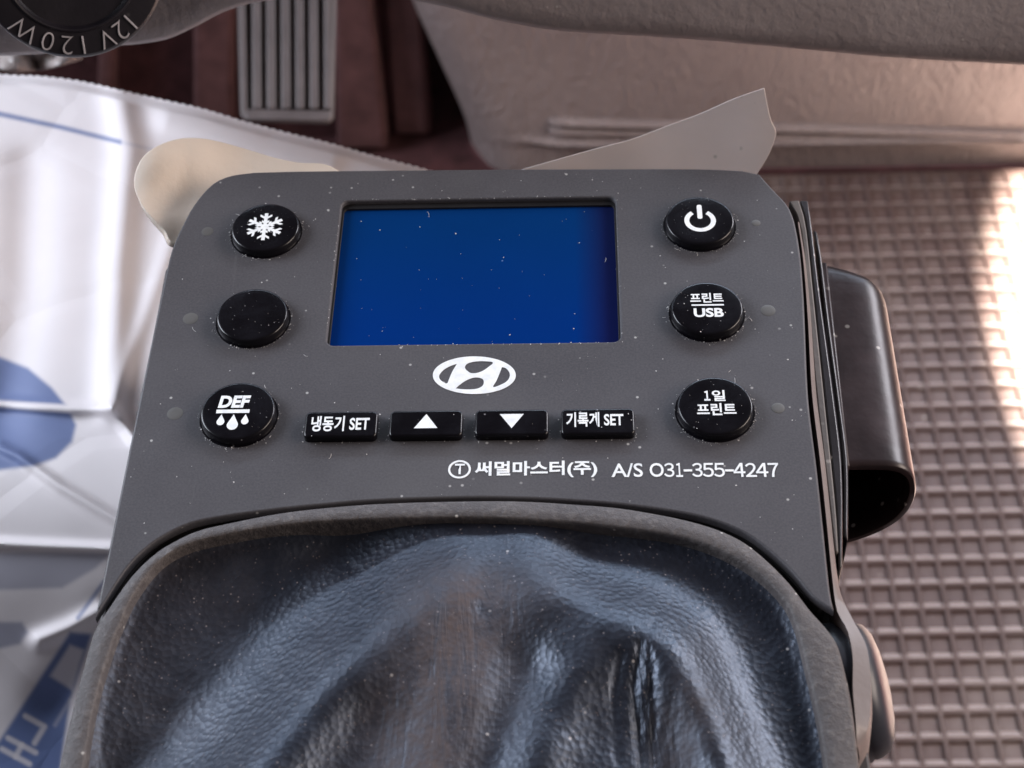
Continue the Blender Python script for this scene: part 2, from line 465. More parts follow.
def lower_panel():
    base = at(800, 166, FLOOR); y0 = base.y
    e = empty('lower_console', (base.x, y0, FLOOR), 'beige leather grained moulded panel with a ledge, behind the rubber mat', 'panel')
    # left outline in the picture, taken down the panel
    left = resample([(392, -40), (402, 10), (412, 38), (425, 66), (440, 98), (455, 130), (464, 152), (470, 175)], 60)
    vs, fs = [], []
    ledge = at(800, 136, FLOOR)  # only used for its ray
    zl = atY(800, 136, y0).z
    cols = [0, .6, 2, 5, 10, 18, 30, 50, 90, 140, 200, 280, 380, 500, 700]
    for x, y in left:
        p = atY(x, y, y0)
        for c in cols:
            dz = p.z-zl
            off = 0
            if dz > 3: off = -1.5
            elif dz > -3: off = -7*math.cos(dz/3*math.pi/2)
            else: off = 2
            if c < 60: off *= 0 if c < 30 else (c-30)/30
            rnd = 26*(1-min(1, c/22))**2
            vs.append((p.x+c, y0+off+rnd, p.z))
    # fine rows round the ledge are needed: insert by resampling on z
    n = len(cols)
    for i in range(len(left)-1):
        for k in range(n-1): fs.append([i*n+k, i*n+k+1, (i+1)*n+k+1, (i+1)*n+k])
    o = keep(mesh('moulded_panel', vs, fs, M['panel'], None, True, 0, 2, 60), e)
    # the left return of the panel, running back
    vs, fs = [], []
    for x, y in left:
        p = atY(x, y, y0)
        vs += [(p.x, y0+26, p.z), (p.x+14, y0+180, p.z)]
    for i in range(len(left)-1): fs.append([2*i, 2*i+1, 2*i+3, 2*i+2])
    keep(mesh('return_panel', vs, fs, M['panel']), e)
    # ledge: a proud double bead with a rounded left end
    a = atY(548, 126, y0-6); b = atY(1300, 145, y0-6)
    for dz, r in ((0, 2.3), (-6.2, 1.9)):
        vs, fs = [], []
        xs = np.concatenate([[0, 1, 2.5, 5, 9], np.linspace(14, (b-a).length, 20)])
        for s_ in xs:
            p = a+(b-a)*(s_/(b-a).length)
            rr = r*math.sqrt(max(0.02, min(1, s_/9)*(2-min(1, s_/9))))
            for k in range(12):
                an = 2*math.pi*k/12; vs.append((p.x, p.y+4+rr*1.6*math.cos(an), p.z+dz+rr*math.sin(an)))
        for i in range(len(xs)-1):
            for k in range(12):
                k2 = (k+1) % 12; fs.append([i*12+k, i*12+k2, (i+1)*12+k2, (i+1)*12+k])
        keep(mesh('ledge_bead', vs, fs, M['panel']), e)
lower_panel()

# ---- footwell wall with upright pressed ribs
def footwell():
    Y = 522
    e = empty('footwell_wall', (0, Y, FLOOR), 'dark brown footwell wall with upright ribs behind the pedal', 'wall')
    a = atY(-160, -300, Y); b = atY(412, 260, Y)
    keep(mesh('wall_sheet', [(a.x-200, Y, FLOOR-3), (b.x+20, Y, FLOOR-3), (b.x+20, Y, 200), (a.x-200, Y, 200)], [[0, 1, 2, 3]], M['carpet'], None, False), e)
    keep(mesh('recess_shade_sheet', [(a.x-200, Y+170, FLOOR-3), (b.x+300, Y+170, FLOOR-3), (b.x+300, Y+170, 200), (a.x-200, Y+170, 200)], [[0, 1, 2, 3]], M['black'], None, False), e)  # black sheet added so the gap beside the panel reads as deep shade
    def rib(x0, x1, x2, x3, d, mat):
        p0, p1 = atY(x0, 0, Y), atY(x1, 0, Y); q0, q1 = atY(x2, 160, Y), atY(x3, 160, Y)
        k = min(1.6, (p0.z-FLOOR)/(p0.z-q0.z))
        r0, r1 = p0+(q0-p0)*k, p1+(q1-p1)*k
        s0, s1 = p0-(q0-p0)*.7, p1-(q1-p1)*.7
        vs = [s0, s1, r1, r0]; vs = [Vector(v) for v in vs]
        f = [v-Vector((0, d, 0)) for v in vs]
        keep(mesh('upright_rib', f+[v+Vector((0, -1, 0)) for v in vs], [[0, 1, 2, 3], [0, 4, 5, 1], [1, 5, 6, 2], [2, 6, 7, 3], [3, 7, 4, 0]], mat, None, True, 3, 3), e)
    rib(337, 376, 340, 393, 16, M['steel'])
    rib(386, 420, 396, 433, 5, M['steel'])
    rib(104, 120, 98, 116, 14, M['steel'])
    rib(196, 236, 196, 236, 12, M['steel'])
footwell()

# ---- accelerator pedal
def pedal():
    d0 = 655
    c = atD(288, 60, d0)
    e = empty('accelerator_pedal', c, 'grey ribbed accelerator pedal hanging in the dark footwell', 'pedal')
    tilt = .30                                     # the top of the pad leans away
    def P(x, y, out=0):
        return atD(x, y, d0+(60-y)*tilt*.55-out)
    def slab(name, poly, o0, o1, bev, mat):
        n = len(poly); vs = [P(x, y, o1) for x, y in poly]+[P(x, y, o0) for x, y in poly]
        fs = [list(range(n)), list(range(2*n-1, n-1, -1))]+[[i, i+n, (i+1) % n+n, (i+1) % n] for i in range(n)]
        return keep(mesh(name, vs, fs, mat, None, True, bev, 3), e)
    slab('pad', [(236, -60), (338, -60), (334, 118), (330, 124), (246, 122), (240, 116)], -9, 0, 1.5, M['pedal'])
    for x, x2 in ((252, 261.5), (266.5, 276), (281, 290.5), (295.5, 304.5), (309.5, 318.5), (324, 331.5)):
        slab('rib', [(x-.5, -60), (x2-1.5, -60), (x2, 109), (x, 109)], -.5, 5.5, .8, M['pedal'])
    slab('edge_strip', [(236, -60), (244, -60), (247.5, 121), (240.5, 116)], -.5, 6, .8, M['pedal'])
    slab('foot_strip', [(241, 109), (333, 111), (330, 122), (245, 120)], -.5, 6.2, 1.2, M['pedal'])
pedal()

# ---- big white printed sack
def sack():
    top = [(-160, 58), (-60, 66), (0, 75), (40, 77), (80, 82), (120, 91), (160, 100), (200, 109), (240, 121), (285, 133), (330, 144), (375, 157), (425, 170), (470, 186)]
    T = resample(top, 420)
    zf = lambda P: -62.0+0*P[:, 0]
    nu, nv = 420, 420
    pts = []
    for i in range(nu):
        x, y = T[i]
        sc = 1.6*abs(math.sin(i*.62))              # pinked edge
        for j in range(nv):
            t = j/(nv-1)
            bx = x-(x+160)*.34*t*0 - 0
            by = y+(900-y)*t-(sc if j == 0 else 0)
            pts.append((bx, by))
    P = np.array(pts)
    z = np.full(len(P), -66.0)
    def ridge(poly, amp, sig):
        nonlocal z
        d, t = seg_dist(P, poly); z += amp*np.exp(-(d/sig)**2)
    z += 5*vnoise(P, 150, 3)+.9*vnoise(P, 60, 4)
    ridge([(118, 90), (128, 150), (118, 260), (112, 405)], 6.5, 16)
    ridge([(0, 404), (70, 409), (112, 408)], 4.5, 6); ridge([(112, 408), (150, 300), (172, 240)], 2.0, 9)
    ridge([(112, 408), (135, 440)], 4.5, 6)
    ridge([(0, 447), (18, 456), (60, 486), (110, 516), (150, 540)], 4.0, 5.5)
    ridge([(-20, 543), (20, 545), (110, 549)], 4.0, 5.5)
    ridge([(40, 640), (70, 628), (100, 612)], 5.0, 9)
    ridge([(30, 170), (25, 300), (0, 420)], -5.0, 26)
    ridge([(170, 120), (240, 140), (330, 160)], 4.0, 15)
    ridge([(60, 700), (120, 620)], -5, 25)
    z = -66+(z+66)*.42-50*ss(P[:, 1], 450, 850)
    z += -6*ss(-(P[:, 1]-np.interp(P[:, 0], T[:, 0], T[:, 1]))+10, 0, 10)
    vs = [at(x, y, zz) for (x, y), zz in zip(P, z)]
    fs = [[i*nv+j, (i+1)*nv+j, (i+1)*nv+j+1, i*nv+j+1] for i in range(nu-1) for j in range(nv-1)]
    # walls down to the floor all round, so that the sack is a body
    ring = [i*nv for i in range(nu)]+[(nu-1)*nv+j for j in range(1, nv)]+[i*nv+nv-1 for i in range(nu-2, -1, -1)]+[j for j in range(nv-2, 0, -1)]
    k = len(vs)
    cen = sum((vs[i] for i in ring), Vector())/len(ring)
    for f_, zz in ((1.0, -160), (.985, -190), (.97, -240), (.95, FLOOR-2)):
        for i in ring:
            p = vs[i]; vs.append(Vector((cen.x+(p.x-cen.x)*f_, cen.y+(p.y-cen.y)*f_, zz)))
    n = len(ring)
    for q in range(n): fs.append([ring[q], ring[(q+1) % n], k+(q+1) % n, k+q])
    for s_ in range(3):
        for q in range(n): fs.append([k+s_*n+q, k+s_*n+(q+1) % n, k+(s_+1)*n+(q+1) % n, k+(s_+1)*n+q])
    o = mesh('printed_sack', vs, fs, M['bag'], None, True, 0, 2, 60)
    def pad(v): return np.concatenate([v, np.zeros(len(vs)-len(v))])
    blue = np.zeros(len(P)); grey = np.zeros(len(P))
    def line(poly, w0, w1, amp=1.0):
        d, t = seg_dist(P, poly); wv = w0+(w1-w0)*t
        return amp*ss(-(d-wv), -1.8, 1.8)
    def area_(poly, amp=1.0): return amp*ss(sd(P, poly), -3, 3)
    blue = np.maximum(blue, line([(-60, 104), (0, 114), (60, 127), (120, 142)], 2.6, 2.2, .8))
    blue = np.maximum(blue, line([(120, 142), (160, 151)], .8, .6, .35))
    disc = [(-60, 340), (0, 357), (28, 368), (52, 388), (68, 408), (76, 425), (72, 442), (56, 458), (34, 466), (0, 470), (-60, 470)]
    blue = np.maximum(blue, area_(disc, .88))
    blue *= 1-line([(-60, 402), (0, 404), (70, 409), (90, 410)], 3.0, 4.5)
    grey = np.maximum(grey, area_([(-60, 552), (112, 553), (96, 568), (62, 588), (-60, 592)], .62))
    grey = np.maximum(grey, area_([(-60, 622), (22, 622), (28, 632), (20, 644), (-60, 662)], .75))
    band = [(80, 585), (99, 580), (90, 640), (70, 700), (60, 760), (40, 900), (-90, 900), (-12, 755), (70, 630)]
    blue = np.maximum(blue, area_([(70, 632), (92, 634), (70, 700), (60, 770), (40, 900), (-120, 900), (-8, 752)], .92))
    blue = np.maximum(blue, line([(78, 618), (104, 582)], 2.0, 2.0, .7))
    hole = area_([(70, 645), (84, 650), (72, 690), (50, 676)], .75)
    hole = np.maximum(hole, 0)
    blue *= 1-hole
    for st in ([(25.4, 716), (44.5, 726.5), (34.5, 743)], [(8, 738), (35.5, 752.5)], [(2, 749), (29.5, 764)], [(15.7, 756.5), (21.8, 745)]):
        blue *= 1-line(st, 2.7, 2.7, .75)
    blue *= 1-line([(70, 700), (55, 725)], 2, 2, .3)
    attr(o.data, 'blue', pad(blue)); attr(o.data, 'grey', pad(grey))
    tag(o, 'white plastic sack printed with blue shapes, with a pinked edge, left of the control panel', 'sack')
sack()

# ================================================================== console, boot and panel
FACE_R = [(759.5, 174), (771, 187), (786, 203), (792, 214), (796, 228), (800.5, 256), (803.5, 292), (805, 323), (808.5, 399), (816.5, 465), (823, 525), (829.5, 587), (834, 611)]
FACE_L = [(95, 618), (112, 534), (129, 450), (143.5, 380), (158, 310), (168, 264), (173, 246), (183, 224), (195, 203), (212, 184), (230, 175.5), (254, 172)]
FACE_T = [(300, 170.8), (400, 169.8), (520, 168.8), (640, 168.4), (700, 168.6), (732, 169.8), (748, 171)]
GAP = [(96, 617), (104.4, 603), (126.4, 569), (146, 548.5), (165.4, 535), (192, 523), (226.5, 516), (275, 509.5), (324, 504.5), (382, 500), (464, 497.5), (520, 498), (573, 500.5),
       (628, 505), (694, 515), (737, 529), (765, 547), (792, 572), (814, 598), (834, 611)]
RING_OUT = [(20, 960), (40, 850), (58.5, 762), (76, 690), (90, 637), (97, 622), (106, 609), (129, 577), (150, 556), (169, 543), (196, 530), (228, 522.5), (276, 515), (324, 509), (382, 504.5), (464, 502),
            (520, 502), (573, 505), (628, 510), (694, 521), (736, 536.5), (763, 556), (789, 582), (810, 609), (826, 626), (838, 645), (848, 683), (854, 718), (860, 768), (872, 850), (890, 960)]
RING_OUT = [(x+(1.5 if x < 200 else 0), y+(1.5 if x < 240 or x > 690 else -.6) if 80 < x < 836 else y) for x, y in RING_OUT]
RING_IN = [(60, 960), (74, 850), (84, 762), (95, 700), (108, 655), (118, 628), (134, 594), (159, 562), (187, 545), (226, 535), (275, 526.5), (329, 521), (409, 518), (470, 517.5), (519, 519), (601, 525),
           (683, 537.5), (737, 559), (776, 590), (795, 622), (808, 671), (819, 720), (826, 766), (838, 850), (852, 960)]

def console():
    e = empty('centre_console', (0, -20, FLOOR), 'dark centre console body carrying the control panel and the gear boot', 'console')
    out = [(96, 640), (100, 612), (165, 270), (205, 205), (262, 180), (400, 176), (640, 175), (735, 177), (775, 200), (797, 235), (806, 300), (818, 430), (832, 560), (850, 640), (870, 760), (905, 960), (10, 960), (70, 760)]
    top = [at(x, y, -9) for x, y in out]
    keep(prism('console_body', top, -9-(FLOOR-3), M['housing'], None, .5), e)
    # right wall top beside the panel, warm light painted into its pinkish colour
    inn = resample([(798, 222), (803.5, 262), (808, 320), (812, 392), (819.5, 455), (826, 515), (832, 575), (836, 606), (840, 617), (847, 629), (851, 644), (853, 661), (853, 690), (856, 725), (857, 746)], 70)
    ou = resample([(799.2, 222), (805.5, 262), (811, 320), (816, 392), (824, 455), (830.5, 515), (837, 575), (842, 597), (852, 618), (861, 634), (867, 648), (870, 670), (871, 700), (868, 728), (858, 748)], 70)
    n = 70; vs = []; fs = []
    for (a, b), (c, d_) in zip(inn, ou):
        p, q = at(a, b, -1.8), at(c, d_, -2.6)
        vs += [p+Vector((0, 0, -30)), p, q, q+Vector((.6, 0, -3)), q+Vector((5, 0, -60)), Vector((q.x+16, q.y, FLOOR-2))]
    for i in range(n-1):
        for k in range(5): fs.append([i*6+k, i*6+k+1, (i+1)*6+k+1, (i+1)*6+k])
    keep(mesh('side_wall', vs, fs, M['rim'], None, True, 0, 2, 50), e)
console()

def boot():
    e = empty('gear_lever_boot', at(470, 640), 'black dusty leather gear lever boot with soft folds inside a grey trim ring', 'gear boot')
    N = 260
    # the ring: outer lip, flat top sloping in, inner wall
    O, I = resample(RING_OUT, N), None
    I = resample(RING_IN, N)
    vs, fs = [], []
    for (a, b), (c, d_) in zip(O, I):
        p, q = at(a, b, .2), at(c, d_, .8)
        dirv = (q-p); dirv.z = 0
        vs += [Vector((p.x, p.y, -14)), p+Vector((0, 0, -.5)), p+dirv*.06+Vector((0, 0, .25)), p+dirv*.16+Vector((0, 0, .45)), p+dirv*.55+Vector((0, 0, .75)),
               p+dirv*.93+Vector((0, 0, .8)), q+Vector((0, 0, .0)), q+dirv*.03+Vector((0, 0, -.6)), q+dirv*.04+Vector((0, 0, -7))]
    n = 9
    for i in range(N-1):
        for k in range(n-1): fs.append([i*n+k, i*n+k+1, (i+1)*n+k+1, (i+1)*n+k])
    keep(mesh('trim_ring', vs, fs, M['trim'], None, True, 0, 2, 60), e)
    # the leather
    G = resample([(x, y) for x, y in RING_IN], 300)
    poly = [tuple(p) for p in G]
    x0, x1, y0, y1, st = 56, 856, 510, 960, 2.6
    xs = np.arange(x0, x1, st); ys = np.arange(y0, y1, st)
    X, Yp = np.meshgrid(xs, ys, indexing='ij'); P = np.stack([X.ravel(), Yp.ravel()], 1)
    # pull grid points outside the inner edge of the ring back under it
    d, t = seg_dist(P, poly); ins = inside(P, poly)
    sdist = np.where(ins, d, -d)
    z = -1.6+0*d
    shoulder = [(-90, 1080), (40, 960), (150, 868), (230, 792), (279, 734), (333, 668), (388, 617), (440, 575), (468, 553), (491, 546), (516, 550), (545, 566), (580, 590), (618, 604), (650, 616), (684, 642), (706, 690), (723, 746), (750, 830), (790, 960), (800, 1080)]
    sh = sd(P, shoulder)
    wid = 86-64*np.exp(-((P[:, 0]-492)/58)**2-((P[:, 1]-547)/50)**2)-40*ss(P[:, 0], 520, 620)
    u = np.clip((sh+wid)/wid, 0, 3.0)
    prof = np.where(u < 1, u**1.55, 1+.30*(1-np.exp(-(u-1)/.20))-.55*np.clip(u-1.05, 0, 9)**1.15*np.exp(-np.clip(u-1.6, 0, 9)*.9))
    z += (8.4+2.2*ss(-P[:, 0], -420, -230))*(wid/74)**.85*prof-2.9*(wid/80)**1.3*(1-ss(P[:, 0], 560, 690))*ss(sdist, 0, np.maximum(26, sdist-np.minimum(sh, 0)-wid))
    def ridge(pl, amp, sig, end=1.0):
        nonlocal z
        dd, tt = seg_dist(P, pl); a = amp*(1+(end-1)*tt)
        z += a*np.exp(-(dd/sig)**2)*ss(sdist, 0, 34)
    ridge([(360, 740), (310, 830), (270, 930)], -2.6, 56)
    ridge([(462, 690), (440, 770), (410, 900)], 1.2, 34)
    ridge([(524, 670), (505, 740), (485, 820), (470, 900)], -2.4, 30)
    ridge([(612, 632), (582, 662), (554, 702), (526, 762), (480, 900)], 2.8, 30)
    ridge([(660, 650), (698, 690), (728, 735), (756, 800), (800, 900)], 1.6, 34)
    ridge([(655, 740), (664, 790), (675, 840), (690, 900)], -2.2, 36)
    z += 5*ss(P[:, 1], 760, 1000)
    nx, ny = len(xs), len(ys)
    def blur(a, sg):
        k = np.exp(-.5*(np.arange(-3*sg, 3*sg+1)/sg)**2); k /= k.sum(); h = len(k)//2
        a = a.reshape(nx, ny); a = np.pad(a, h, mode='edge')
        a = np.apply_along_axis(lambda v: np.convolve(v, k, 'valid'), 0, a); a = np.apply_along_axis(lambda v: np.convolve(v, k, 'valid'), 1, a)
        return a.ravel()
    z = blur(z, 5)
    z += (.9*vnoise(P, 70, 11)+.22*vnoise(P, 24, 12))*ss(sdist, 0, 50)
    for pl, a, sg in (([(640, 645), (634, 690), (640, 750), (650, 850)], -.42, 5), ([(650, 650), (655, 710), (650, 800)], -.3, 4.5), ([(620, 655), (612, 700), (618, 760)], -.2, 5)):
        dd, tt = seg_dist(P, pl); z += a*np.exp(-(dd/sg)**2)
    # long wrinkles running down the dusty valley
    val, _ = seg_dist(P, [(478, 575), (450, 660), (415, 768), (380, 900)])
    wr = np.exp(-(val/52)**2)*ss(P[:, 1], 560, 610)
    wr2, _ = seg_dist(P, [(650, 650), (650, 720), (650, 800), (650, 900)]); wr = np.maximum(wr, .8*np.exp(-(wr2/34)**2))
    Q = np.stack([P[:, 0]+.28*(P[:, 1]-600), P[:, 1]*.10], 1)
    z += wr*(.22*vnoise(Q, 9, 21)+.14*vnoise(Q, 4.5, 22))
    z = z*ss(sdist, -6, 16)+(-.7)*(1-ss(sdist, -6, 16))
    co_ = [at(x, y, zz) for (x, y), zz in zip(P, z)]
    nx, ny = len(xs), len(ys); fs = []
    ok = sdist > -9
    for i in range(nx-1):
        for j in range(ny-1):
            q = [i*ny+j, (i+1)*ny+j, (i+1)*ny+j+1, i*ny+j+1]
            if ok[q].all(): fs.append(q)
    o = mesh('leather_gaiter', co_, fs, M['leather'], None, True, 0, 2, 180)
    dust = 1.0*np.exp(-(val/54)**2)*ss(P[:, 1], 545, 600)
    dust = np.maximum(dust, .6*np.exp(-((P[:, 0]-682)/26)**2)*ss(P[:, 1], 660, 720))
    dust = np.maximum(dust, .26*ss(-P[:, 0], -330, -110)*ss(-(P[:, 1]-(980-1.15*P[:, 0])), -40, 60))
    dust = np.maximum(dust, .35*(1-ss(sdist, 2, 24))*ss(-P[:, 0], -300, -100))
    dust = np.clip(dust+.15*vnoise(P, 40, 31), 0.02, 1)
    attr(o.data, 'dust', dust); attr(o.data, 'wrinkle', wr)
    bm = bmesh.new(); bm.from_mesh(o.data); bmesh.ops.delete(bm, geom=[v for v in bm.verts if not v.link_faces], context='VERTS'); bm.to_mesh(o.data); bm.free()
    keep(o, e)
boot()

BUT = [(a, b+.62) for a, b in [(-45.65, 36.4), (-45.65, 14.7), (-45.6, -7.05), (33.7, 36.5), (33.7, 14.8), (33.7, -7.1)]]
RBX = [at(340.5, 427, 1.4).x, at(425.5, 426, 1.8).x, at(511.5, 425.5, 1.8).x, at(598, 425, 1.8).x]
RBY = -9.35
def panel():
    e = empty('control_panel', (-6, 5, 0), 'dark grey refrigeration control panel with blue screen and ten black buttons', 'control panel')
    loop = XY(list(resample(FACE_L, 70)))+XY(list(resample([FACE_L[-1]]+FACE_T+[FACE_R[0]], 30)))[1:-1]+XY(list(resample(FACE_R, 70)))+XY(list(resample(GAP[::-1], 90)))[1:-1]
    scr = rrect(-32.3, 9.3, 18.6, 45.2, 1.4)
    keep(curve_mesh('faceplate', [loop, scr], 0, 1.8, .38, M['face'], None, 3), e)
    # skirt under the faceplate
    lo = [(x*.985-.1, y*.985+.2) for x, y in loop]
    keep(prism('skirt', [Vector((x, y, -1.7)) for x, y in lo][::2], 6, M['black'], None, 0), e)
    # screen: a recessed bezel and the blue glass
    b = keep(curve_mesh('screen_bezel', [rrect(-32.6, 9.0, 18.9, 45.5, 1.4), rrect(-31.9, 9.6, 18.3, 44.0, .8)], -.9, .8, .08, M['black'], None, 1), e)
    keep(flat('screen', [rrect(-32.3, 9.2, 18.6, 45.2, 1)], -1.35, M['lcd']), e)
    # round buttons
    for i, (x, y) in enumerate(BUT):
        prof = [(6.62, -.6), (6.62, .03), (6.3, .05), (6.24, .3), (6.22, 1.15), (6.17, 1.38), (6.05, 1.54), (5.88, 1.62), (5.6, 1.655), (4.5, 1.70), (2.5, 1.74), (.3, 1.75)]
        o = lathe('round_button', prof, (x, y, 0), M['button'], None, 72, angle=70); keep(o, e)
        z = 1.765
        if i == 0:
            polys = []
            for k in range(6):
                a = math.radians(60*k+90); c, s_ = math.cos(a), math.sin(a)
                R = lambda p: (x-.05+1.09*(p[0]*c-p[1]*s_), y-.1+1.09*(p[0]*s_+p[1]*c))
                w_ = .30; polys.append([R((0.0, -w_)), R((3.2, -w_)), R((3.2, w_)), R((0.0, w_))])
                for sg in (1, -1):
                    for r0, ln in ((.62, .62), (1.72, 1.0)):
                        q = [(r0, 0), (r0+.50, 0), (r0+.50+ln*.72, sg*ln), (r0+ln*.72, sg*ln)]
                        polys.append([R(p) for p in (q if sg > 0 else q[::-1])])
            vs = flat('snowflake_mark', [p for p in polys], z, M['ink'])
            # overlapping strokes: step each a hair above the last
            for pi, poly in enumerate(vs.data.polygons):
                for vi in poly.vertices: vs.data.vertices[vi].co.z = (z+.0006*(pi//2))*S
            tag(vs); vs.location -= Vector((0, 0, 0)); vs.parent = o
        elif i == 2:
            h = lambda a, b_: at(160+a/4.389, 280+b_/4.389, 1.765)
            p0, p1 = h(253, 562), h(401, 507)
            text_mesh('lettering', 'DEF', (p0.x, p0.y, p1.x, p1.y), z, M['ink'], o, .045, .14)
            p0, p1 = h(246, 585), h(394, 568)
            flat('bar', [[(p0.x, p0.y), (p1.x, p0.y), (p1.x, p1.y), (p0.x, p1.y)]], z+.03, M['ink'], o)
            ps = []
            for cx, ya, yb in ((263, 590, 638), (314, 590, 658), (370, 589, 634)):
                p1, p0 = h(cx, ya), h(cx, yb); r = (p1.y-p0.y)/3.2; cy = p0.y+r
                qd = [(p0.x+r*.9*math.cos(a), cy+r*math.sin(a)) for a in np.linspace(math.radians(150), math.radians(390), 18)]
                qd.append((p0.x, p1.y)); ps.append(qd)
            flat('droplets', ps, z+.03, M['ink'], o)
        elif i == 3:
            n = 40; a0 = math.radians(90+33); ps = []
            pts = np.linspace(a0, a0+math.radians(294), n)
            q = [(x+2.85*math.cos(a), y-.35+2.85*math.sin(a)) for a in pts]+[(x+1.95*math.cos(a), y-.35+1.95*math.sin(a)) for a in pts[::-1]]
            st = rrect(x-.42, y+.1, x+.48, y+3.75, .4)
            flat('power_mark', [q, st], z+.03, M['ink'], o)
        elif i == 4:
            text_mesh('lettering', '프린트', (x-2.85, y+1.05, x+2.9, y+3.35), z, M['ink'], o, .026)
            flat('bar', [[(x-2.7, y+.32), (x+2.9, y+.32), (x+2.9, y+.66), (x-2.7, y+.66)]], z+.03, M['ink'], o)
            text_mesh('lettering', 'USB', (x-2.4, y-2.35, x+2.75, y-.25), z, M['ink'], o, .035)
        elif i == 5:
            text_mesh('lettering', '\uff11', (x-1.75, y+.85, x-.75, y+3.0), z, M['ink'], o, .03)
            text_mesh('lettering', '일', (x-.45, y+.75, x+1.75, y+3.1), z, M['ink'], o, .022)
            text_mesh('lettering', '프린트', (x-3.1, y-2.25, x+3.35, y+.3), z, M['ink'], o, .026)
    # oblong buttons
    for i, x in enumerate(RBX):
        n = 7; z0 = 1.4
        o = curve_mesh('oblong_button', [rrect(x-6.05, RBY-2.75, x+6.05, RBY+2.75, .9)], z0, 2.4, .42, M['button'], None, 3); keep(o, e)
        z = z0+.02
        if i == 0: text_mesh('lettering', '냉동기 SET', (x-4.9, RBY-1.6, x+4.75, RBY+1.65), z, M['ink'], o, .024)
        if i == 3: text_mesh('lettering', '기록계 SET', (x-5.2, RBY-1.25, x+4.2, RBY+1.85), z, M['ink'], o, .024)
        if i == 1: flat('up_arrow', [[(x-1.95, RBY-1.15), (x+1.95, RBY-1.15), (x, RBY+1.85)]], z+.02, M['ink'], o)
        if i == 2: flat('down_arrow', [[(x, RBY-1.35), (x+2.0, RBY+1.65), (x-2.0, RBY+1.65)]], z+.02, M['ink'], o)
    for o in e.children:                            # children of the buttons keep their place
        for c in o.children: c.location -= o.location+e.location if False else Vector((0, 0, 0))
    # indicator lamps
    for px, py, r in ((207.5, 231.5, 1.1), (190.5, 318.5, 1.35), (175, 413.5, 1.35), (756, 223, .8), (768, 310.5, 1.3), (778, 408, 1.1)):
        p = at(px, py)
        keep(lathe('indicator_lamp', [(r, -.2), (r, .02), (r*.9, .05), (r*.45, .07), (.05, .075)], (p.x, p.y, 0), M['lamp'] if r > 1 else M['lamp'], None, 28), e)
    # emblem: white oval ring with a slanted letter
    def ez(x, y): return (290+x/4.096, 340+y/4.096)
    ell = XY([ez(755+170*math.cos(a), 145+77*math.sin(a)) for a in np.linspace(0, 2*math.pi, 72, endpoint=False)])
    def hole(pts): return XY([ez(x, y) for x, y in resample(pts+[pts[0]], 40)][:-1])
    lh = [(684, 98), (655, 108), (628, 124), (612, 144), (613, 160), (626, 172), (643, 179), (652, 160), (664, 132)]
    th = [(722, 124), (716, 112), (724, 99), (742, 92), (770, 88), (800, 88), (832, 93), (812, 112), (788, 128), (764, 136), (740, 136)]
    bh = [(678, 199), (698, 182), (720, 167), (748, 156), (772, 155), (790, 161), (794, 175), (788, 189), (770, 199), (744, 203), (710, 203)]
    rh = [(868, 112), (884, 116), (898, 132), (900, 150), (890, 168), (868, 182), (832, 194), (846, 166), (858, 138)]
    def poly_hole(pts): return XY([ez(x, y) for x, y in pts])
    keep(curve_mesh('emblem', [ell, hole(lh), hole(th), hole(bh), hole(rh)], .07, .08, 0, M['ink']), e)
    # maker's line: circled T, name, service number
    c = at(459.5, 469.5); r1, r0 = 1.85, 1.5
    an = np.linspace(0, 2*math.pi, 40, endpoint=False)
    keep(curve_mesh('circle_mark', [[(c.x+r1*math.cos(a), c.y+r1*math.sin(a)) for a in an], [(c.x+r0*math.cos(a), c.y+r0*math.sin(a)) for a in an]], .07, .08, 0, M['ink']), e)
    def line(name, body, pa, pb, bold, sp=1):
        a, b = at(*pa), at(*pb)
        keep(text_mesh(name, body, (a.x, a.y, b.x, b.y), .05, M['ink'], None, bold, 0, .03, sp), e)
    line('lettering', 'T', (454.5, 474.5), (465, 464), .02)
    line('lettering', '써멀마스터(주)', (474.5, 478.5), (597, 460.5), .030)
    line('lettering', 'A/S', (611.5, 477.5), (642.5, 463.5), .012)
    q = lambda x: 440+x/2.844
    for ch, xa, xb in (('O', 597, 635), ('\uff13', 638, 665), ('\uff11', 672, 689), ('-', 693, 717), ('\uff13', 718, 745), ('\uff15', 748, 777), ('\uff15', 780, 808), ('-', 811, 835),
                       ('\uff14', 836, 866), ('\uff12', 870, 898), ('\uff14', 900, 931), ('\uff17', 935, 961)):
        ya, yb = (471.8, 469.6) if ch == '-' else (477.3, 463.2)
        line('lettering', ch, (q(xa), ya), (q(xb), yb), .0 if ch == '-' else .014)
panel()

